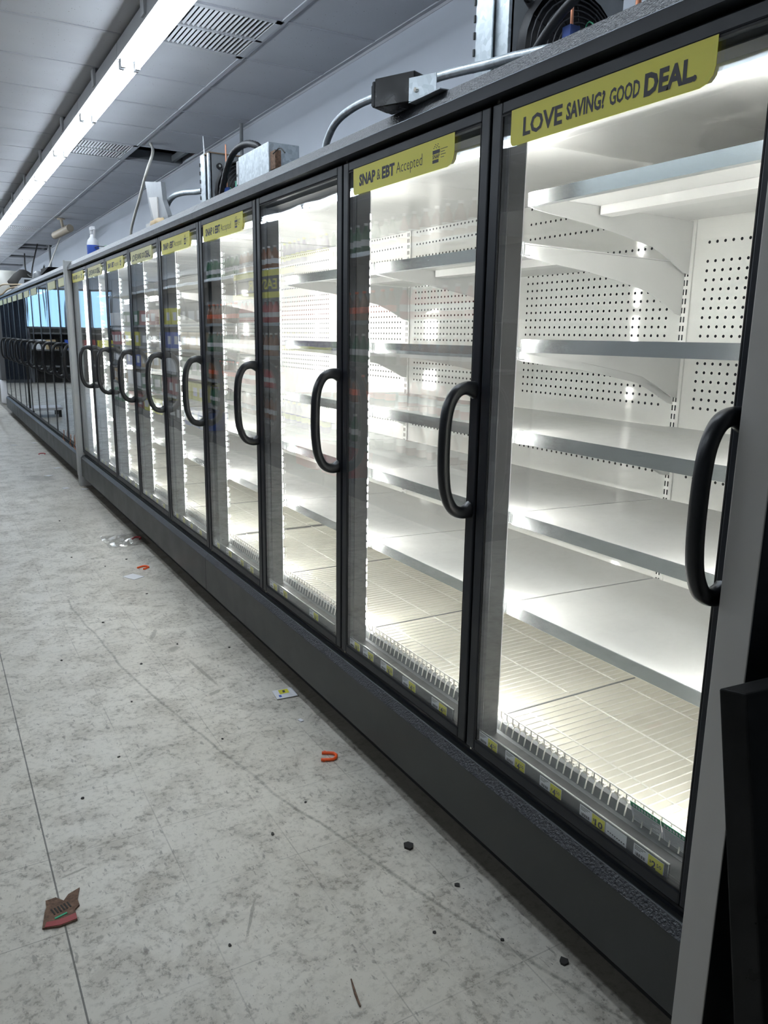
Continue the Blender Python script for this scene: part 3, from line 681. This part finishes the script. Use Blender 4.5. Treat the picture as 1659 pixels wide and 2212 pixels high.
# clutter on the far coolers
tag(MB().prism([(10.92, 2.10), (10.2, 2.155), (10.9, 2.175)], 'x', .15, .35, 'debris').box((.17, 10.6, 2.0227), (.2, 10.8, 2.13), 'debris').build('black_wedge', bevel=.002), 'black wedge shaped cover on the top of the unlit coolers', 'cover')
t = thing('motor_bracket', 'grey lump with two thin rods on the far cooler top', 'bracket', (.2, 11.6, z))
mb = MB(); mb.lathe([(.05, 0), (.08, .05), (.07, .13), (.03, .17)], 'greymetal', 10, (.2, 11.6, z)); mb.build('body', t)
mb = MB(); mb.tube([(.2, 11.5, z), (.2, 10.95, z+.2)], .012, 'greymetal', 6); mb.tube([(.3, 11.7, z+.12), (.75, 12.6, ZC+.05)], .01, 'offwhite', 6); mb.build('rod', t)
tag(MB().tube(smooth_path([(.7, 15.5, ZC+.02), (.5, 14.8, 2.45), (.35, 13.6, 2.15), (.25, 12.2, 2.10), (.25, 11.7, 2.12)]), .012, 'debris', 6).build('drooping_cable'), 'dark cable drooping from a far missing tile onto the coolers', 'cable')
tag(MB().tube(smooth_path([(.7, 17.6, ZC+.02), (.5, 15.8, 2.5), (.4, 14.4, 2.3), (.3, 12.6, 2.16), (.25, 11.9, 2.08)]), .012, 'debris', 6).build('drooping_cable'), 'second dark cable drooping lower from the farthest missing tile', 'cable')
tag(MB().tube(smooth_path([(.05, 11.9, 2.03), (-.02, 12.6, 2.06), (-.08, 13.6, 2.1), (-.1, 14.5, 2.05), (-.06, 14.9, 2.0), (-.04, 14.2, 1.99), (-.03, 13.2, 2.03), (.05, 12.4, 2.03)]), .012, 'tan', 6).build('cable_loop'), 'tan loop of cable over the edge of the farthest cooler', 'cable')
tag(MB().prism([(13.6, 2.03), (12.4, 2.04), (12.3, 2.12), (12.6, 2.16), (13.0, 2.13)], 'x', .1, .3, 'greymetal').build('metal_flap'), 'bent grey metal flap on top of the farthest cooler', 'metal piece')
tag(MB().lathe([(.26, 0), (.28, .03), (.28, .46), (.26, .48)], 'paper', 24, (.32, 17.4, 0)).lathe([(.26, 0), (.28, .02), (.28, .55), (.24, .6)], 'offwhite', 24, (.32, 17.4, 1.95)).box((.05, 17.1, .48), (.6, 17.7, 1.95), 'shelfgrey').build('storage_drum'), 'pale round drum standing beyond the last cooler', 'drum')
mb = MB(); random.seed(5)
mb.lathe([(.12, 0), (.2, .08), (.22, .2), (.16, .32), (.05, .4)], 'debris', 12, (0, 0, 0)); mb.v = [(a*(.8+.4*random.random()), b*(.8+.4*random.random()), c) for a, b, c in mb.v]
o = mb.build('black_bag'); o.location = (.35, 14.9, z+.002); tag(o, 'black bag slumped on the far end of the cooler tops', 'bag')
tag(MB().tube([(.9, 15.6, 2.03), (.9, 15.6, 2.91)], .02, 'greymetal', 8).build('conduit_pipe'), 'dark vertical pipe on the wall above the farthest cooler', 'pipe')
# cart at the far left edge
t = thing('flat_cart', 'dark cart foot with a white rim at the far left edge of the floor', 'cart', (-.3, 14.6, 0))
mb = MB(); mb.box((-.75, 14.3, .12), (-.22, 14.9, .16), 'paper'); mb.build('deck', t)
for (a, b) in ((-.7, 14.35), (-.27, 14.35), (-.7, 14.85), (-.27, 14.85)): MB().tube([(a, b, .0), (a, b, .12)], .03, 'debris', 8).build('caster', t)
MB().box((-.26, 14.32, .16), (-.22, 14.36, .9), 'debris').build('upright', t)

# copper clips on the unlit cooler sill
for i, (yy) in enumerate((8.05, 8.3, 8.75)):
    o = MB().tube(smooth_path([(-.01, yy, .30), (-.02, yy+.03, .33), (-.012, yy, .37), (-.015, yy-.03, .42)]), .004, 'copper', 6).build('wire_scrap')
    tag(o, ('orange', 'middle orange', 'farthest orange')[i]+' wire scrap on the sill of the cooler past the grey post', 'wire scrap', 'wire scraps on the cooler sill')

# ------------------------------------------------------------ litter on the floor
def ring_clip(x, y, s, rz, label, m='orange'):
    mb = MB(); pts = [(s*.5*math.cos(a), s*.62*math.sin(a), .006) for a in [PI*(-.32)+PI*1.64*k/14 for k in range(15)]]
    pts = [(-s*.62, s*.5, .006)]+pts[::-1][:0]+[(-s*.1, s*.5, .006), (s*.3, s*.45, .006), (s*.5, s*.2, .006), (s*.5, -s*.2, .006), (s*.3, -s*.45, .006), (-s*.1, -s*.5, .006), (-s*.62, -s*.5, .006)]
    mb.tube(pts, .0055, m, 7); mb.tube([(-s*.4, s*.5, .006), (-s*.4, s*.66, .006)], .005, m, 6); mb.tube([(-s*.4, -s*.5, .006), (-s*.4, -s*.66, .006)], .005, m, 6)
    o = mb.build('plastic_clip'); o.location = (x, y, 0); o.rotation_euler = (0, 0, rz); tag(o, label, 'clip', 'orange plastic clips on the floor')
ring_clip(-.118, 2.203, .045, -.5, 'orange plastic clip on the floor, nearest to the camera')
ring_clip(-.146, 4.757, .05, .6, 'orange plastic clip on the floor beside the blank white card')
ring_clip(.0-.02, 5.50, .05, 1.1, 'red orange clip at the cooler base beside the clear film', 'red')
ring_clip(-.105, 9.98, .06, 1.4, 'red clip on the floor in front of the unlit coolers', 'red')
t = thing('price_card', 'fallen price card with a yellow square on the floor near the kick panel', 'price card', (-.065, 2.73, .001))
mb = MB(); mb.add([(-.045, -.035, .002), (.04, -.045, .004), (.045, .03, .007), (-.035, .045, .002), (-.045, -.035, .003), (.04, -.045, .005), (.045, .03, .008), (-.035, .045, .003)], [(0, 1, 2, 3), (7, 6, 5, 4), (0, 4, 5, 1), (1, 5, 6, 2), (2, 6, 7, 3), (3, 7, 4, 0)], 'paper')
o = mb.build('card'); o.parent = t
mb = MB(); mb.add([(-.018, -.002, .0046), (.02, -.006, .0062), (.024, .026, .0078), (-.014, .034, .0055)], [(0, 1, 2, 3)], 'pyellow'); mb.add([(-.004, .004, .0058), (.006, .002, .0064), (.009, .02, .0074), (.0, .022, .0068)], [(0, 1, 2, 3)], 'ink'); mb.add([(-.03, -.025, .004), (-.02, -.027, .0045), (-.018, -.01, .0047), (-.028, -.008, .0042)], [(0, 1, 2, 3)], 'blue')
o = mb.build('print'); o.parent = t
def paper(x, y, a, b, rz, label, m='paper', name='paper_scrap', cat='paper'):
    mb = MB().box((-a/2, -b/2, 0), (a/2, b/2, .003), m); o = mb.build(name); o.location = (x, y, .0005); o.rotation_euler = (0, 0, rz)
    tag(o, label, cat, 'paper scraps on the floor')
paper(-.245, 4.6, .075, .10, .5, 'blank white card on the floor next to an orange clip')
paper(-.097, 2.494, .014, .022, .2, 'tiny white scrap just before the fallen price card')
paper(-.073, 11.04, .05, .09, .3, 'small white strip on the floor by the unlit coolers')
paper(-.326, 10.91, .04, .07, 1, 'small white scrap farthest from the coolers')
paper(-.181, 7.65, .05, .06, .2, 'cream scrap on the floor level with the grey post')
paper(-.033, 7.53, .04, .06, 1, 'cream scrap at the foot of the grey post')
paper(-.233, 8.409, .07, .06, .8, 'pink and white scrap beyond the grey post, the nearer one', 'paper')
paper(-.087, 8.872, .07, .06, .4, 'pink and white scrap beyond the grey post, close to the kick panel', 'paper')
# clear film
mb = MB(); random.seed(11); n = 12
vs_ = []; fs = []
for i in range(n):
    for j in range(n):
        vs_.append((-.25+.27*i/(n-1)+.01*random.random(), 5.3+.35*j/(n-1)+.02*random.random(), .004+.035*random.random()*math.sin(PI*i/(n-1))*math.sin(PI*j/(n-1))))
for i in range(n-1):
    for j in range(n-1): fs.append((i*n+j, (i+1)*n+j, (i+1)*n+j+1, i*n+j+1))
mb.add(vs_, fs, 'clear'); tag(mb.build('plastic_film'), 'crumpled clear plastic film on the floor against the kick panel', 'plastic film')
# torn brown wrapper
t = thing('torn_wrapper', 'torn brown wrapper stuck to a tile joint at lower left', 'wrapper', (-1.035, 1.86, .001))
P = [(-.055, -.03), (-.02, -.052), (.02, -.058), (.03, -.02), (.045, -.012), (.05, .012), (.072, .05), (.04, .045), (.022, .03), (.012, .055), (-.012, .06), (-.02, .035), (-.03, .02)]
mb = MB(); mb.v = []; mb.prism(P, 'z', 0, .004, 'dirtbrown'); o = mb.build('film'); o.parent = t
mb = MB(); mb.prism([(-.05, -.032), (-.018, -.05), (.02, -.056), (.026, -.035), (-.015, -.03), (-.04, -.018)], 'z', .004, .0055, 'darkred'); mb.box((-.02, -.022, .004), (.01, -.017, .0055), 'green')
for k in range(6): mb.box((-.016+.008*k, -.005, .004), (-.0125+.008*k, .018, .0052), 'debris')
o = mb.build('print'); o.parent = t; t.rotation_euler = (0, 0, .25)
random.seed(21)
def bit(x, y, s, name='dirt_crumb', label='dark crumb of dirt on the floor', m='debris'):
    mb = MB(); k = 6; P = [(s*(.6+.6*random.random())*math.cos(2*PI*i/k), s*(.6+.8*random.random())*math.sin(2*PI*i/k)) for i in range(k)]
    mb.prism(P, 'z', 0, s*.5, m); o = mb.build(name); o.location = (x, y, 0); tag(o, label, 'debris', 'dark crumbs on the floor'); return o
for (x, y, s) in ((-.9, 2.35, .006), (-.75, 2.55, .005), (-.62, 2.95, .005), (-.5, 3.3, .006), (-.4, 2.5, .005), (-.8, 3.5, .006), (-.45, 1.9, .006), (-.3, 2.0, .004), (-.55, 3.9, .006), (-.3, 3.45, .006), (-.25, 4.25, .006), (-.2, 5.0, .007), (-.5, 5.2, .007), (-.42, 6.3, .008), (-.7, 1.55, .005), (-.25, 1.35, .005), (-.35, 4.9, .006), (-.1, 3.3, .006), (-.12, 1.25, .005)):
    bit(x, y, s)
tag(bit(-.133, 1.66, .014), 'black and white torn scrap near the kick panel', 'debris')
tag(bit(-.105, 1.462, .008), 'single dark chip near the kick panel, beyond the twig', 'debris')
tag(MB().tube([(-.495, 1.32, .003), (-.506, 1.278, .003), (-.512, 1.245, .003)], [.0015, .0028, .002], 'dirtbrown', 6).build('twig'), 'thin brown twig on the floor at bottom centre', 'twig')
bit(-.038, 1.124, .012, 'dirt_crumb', 'dark crumb')['label'] = 'dark crumb at the foot of the nearest kick panel'
# green leaflets on the deck of the nearest cooler
t = thing('leaflet', 'white and green leaflets lying in the fence of the nearest cooler', 'leaflet', (.1, 1.0, .39))
for k, (a, b) in enumerate(((1.085, 1.0), (.998, .905))):
    mb = MB(); rot = Matrix.Rotation(-.28, 3, 'Y'); pv = (.094, (a+b)/2, .40)
    mb.box((.0915, a, .348), (.0922, b, .408), 'paper', rot, pv); mb.box((.0908, a, .394), (.0915, b, .408), 'green', rot, pv)
    for q in range(8): mb.box((.0909, a-.006, .388-.0042*q), (.0915, b+.006+.01*(q % 3), .3893-.0042*q), 'socket', rot, pv)
    for q in range(9): mb.box((.0902, a-.008-.008*q, .397), (.0909, a-.0125-.008*q, .404), 'paper', rot, pv)
    mb.build('sheet', t)

# ------------------------------------------------------------ opposite aisle (mirrored in the glass)
XS = -2.0
def shelf_unit(y0, label):
    t = thing('shelf_unit', label, 'shelving', (XS-.25, y0+.61, 0), 'shelving across the aisle')
    mb = MB(); mb.box((XS-.5, y0+.005, .1), (XS-.47, y0+1.215, 2.3), 'shelfgrey'); mb.box((XS-.5, y0+.005, 0), (XS-.02, y0+1.215, .12), 'shelfgrey'); mb.build('back_and_base', t)
    for zz in (.5, .85, 1.2, 1.55, 2.1): MB().box((XS-.47, y0+.01, zz-.02), (XS, y0+1.21, zz), 'shelfgrey').box((XS, y0+.01, zz-.035), (XS+.012, y0+1.21, zz), 'shelfsteel').build('shelf', t)
    return t
for k in range(10): shelf_unit(4.3+1.22*k, 'grey shelving unit across the aisle, mirrored in the doors')
def bottle(m, cap, h=.24):
    b = MB().lathe([(.036, 0), (.04, .01), (.04, h*.55), (.03, h*.72), (.014, h*.88), (.014, h*.93)], m, 10); b.lathe([(.016, 0), (.016, .02)], cap, 8, (0, 0, h*.93))
    b.lathe([(.0405, 0), (.041, .004), (.041, h*.2), (.0405, h*.2+.004)], cap, 10, (0, 0, h*.25)); return b.build('drink_bottle')
kinds = [('brown', 'paper'), ('darkred', 'red'), ('dgreen', 'paper'), ('red', 'paper'), ('purple', 'pyellow'), ('brown', 'orange')]
protos = {}
random.seed(4)
for u in range(5):
    for si, zz in enumerate((.5, .85, 1.2, 1.55, 2.1)):
        kd = kinds[(u*2+si*3) % 6]
        for q in range(8):
            y = 4.3+1.22*u+.1+.145*q
            if kd not in protos: protos[kd] = o = bottle(*kd)
            else: o = protos[kd].copy(); C.objects.link(o)
            o.location = (XS-.09, y, zz); tag(o, 'drink bottle on the shelving across the aisle, mirrored in the glass', 'bottle', 'drink bottles across the aisle')
bp_ = {}
for u in range(5, 10):
    for si, zz in enumerate((.12, .5, .85, 1.2, 1.55)):
        kd = ('pyellow', 'darkred', 'dgreen', 'paper', 'tan', 'blue', 'shelfgrey')[(u+si*2) % 7]
        for q in range(3):
            if kd not in bp_: bp_[kd] = o = MB().box((-.16, -.16, 0), (.16, .16, .24), kd).box((.16, -.1, .06), (.162, .1, .18), 'paper').build('packaged_box', bevel=.006)
            else: o = bp_[kd].copy(); C.objects.link(o)
            o.location = (XS-.2, 4.3+1.22*u+.22+.38*q, zz); tag(o, 'packaged box on the shelving across the aisle, mirrored in the glass', 'box', 'boxes across the aisle')
for q in range(2):
    o = MB().box((-.16, -.24, 0), (.16, .24, .3), 'red').build('drink_case', bevel=.005); o.location = (XS-.2, 6.6+.6*q, .12); tag(o, 'red drink case at the bottom of the opposite shelving', 'drink case', 'red drink cases')
mb = MB(); mb.box((XS+.02, 7.3, 1.80), (XS+.03, 9.0, 2.08), 'ink'); mb.box((XS+.02, 7.3, 2.02), (XS+.034, 9.0, 2.08), 'pyellow'); mb.box((XS+.02, 7.3, 1.80), (XS+.034, 9.0, 1.86), 'pyellow')
n0 = len(mb.v); mb.text('EASY BR', 0, -.75, 1.89, .10, 0, 'pyellow', .02)
mb.v[n0:] = [(XS+.0315, 7.75-v[1], v[2]) for v in mb.v[n0:]]
o = mb.build('aisle_sign'); tag(o, 'black and yellow aisle sign over the opposite shelving, mirrored in a door', 'sign')

t = thing('storage_rack', 'dark storage rack under the far windows, mirrored in the unlit doors', 'rack', (-2.4, 24.1, 0))
for zz in (.45, .9, 1.35): MB().box((-3.8, 23.8, zz), (-1.4, 24.4, zz+.04), 'shelfgrey').build('shelf', t)
MB().box((-3.8, 24.38, 0), (-1.4, 24.42, 1.5), 'debris').build('back_board', t)
for i, (a, m_) in enumerate(((-3.5, 'yellow'), (-3.0, 'darkred'), (-2.5, 'blue'), (-2.0, 'tan'), (-1.7, 'paper'))):
    tag(MB().box((a, 23.85, .94), (a+.3, 24.2, 1.2), m_).build('carton'), 'carton on the far rack, mirrored in the unlit doors', 'carton', 'cartons on the far rack')
mb = MB(); n = 40
vs_ = [(-1.3+1.9*i/n, 24.25+.05*math.sin(i*1.7), zz) for zz in (.1, 2.5) for i in range(n+1)]
vs_ += [(x, y+.02, zz) for x, y, zz in vs_]
k0 = 2*(n+1); fs = []
for i in range(n): fs += [(i, i+1, i+n+2, i+n+1), (k0+i, k0+i+n+1, k0+i+n+2, k0+i+1)]
mb.add(vs_, fs, 'navy'); tag(mb.build('dark_curtain'), 'dark blue hanging curtain at the far end, mirrored in the last doors', 'curtain')
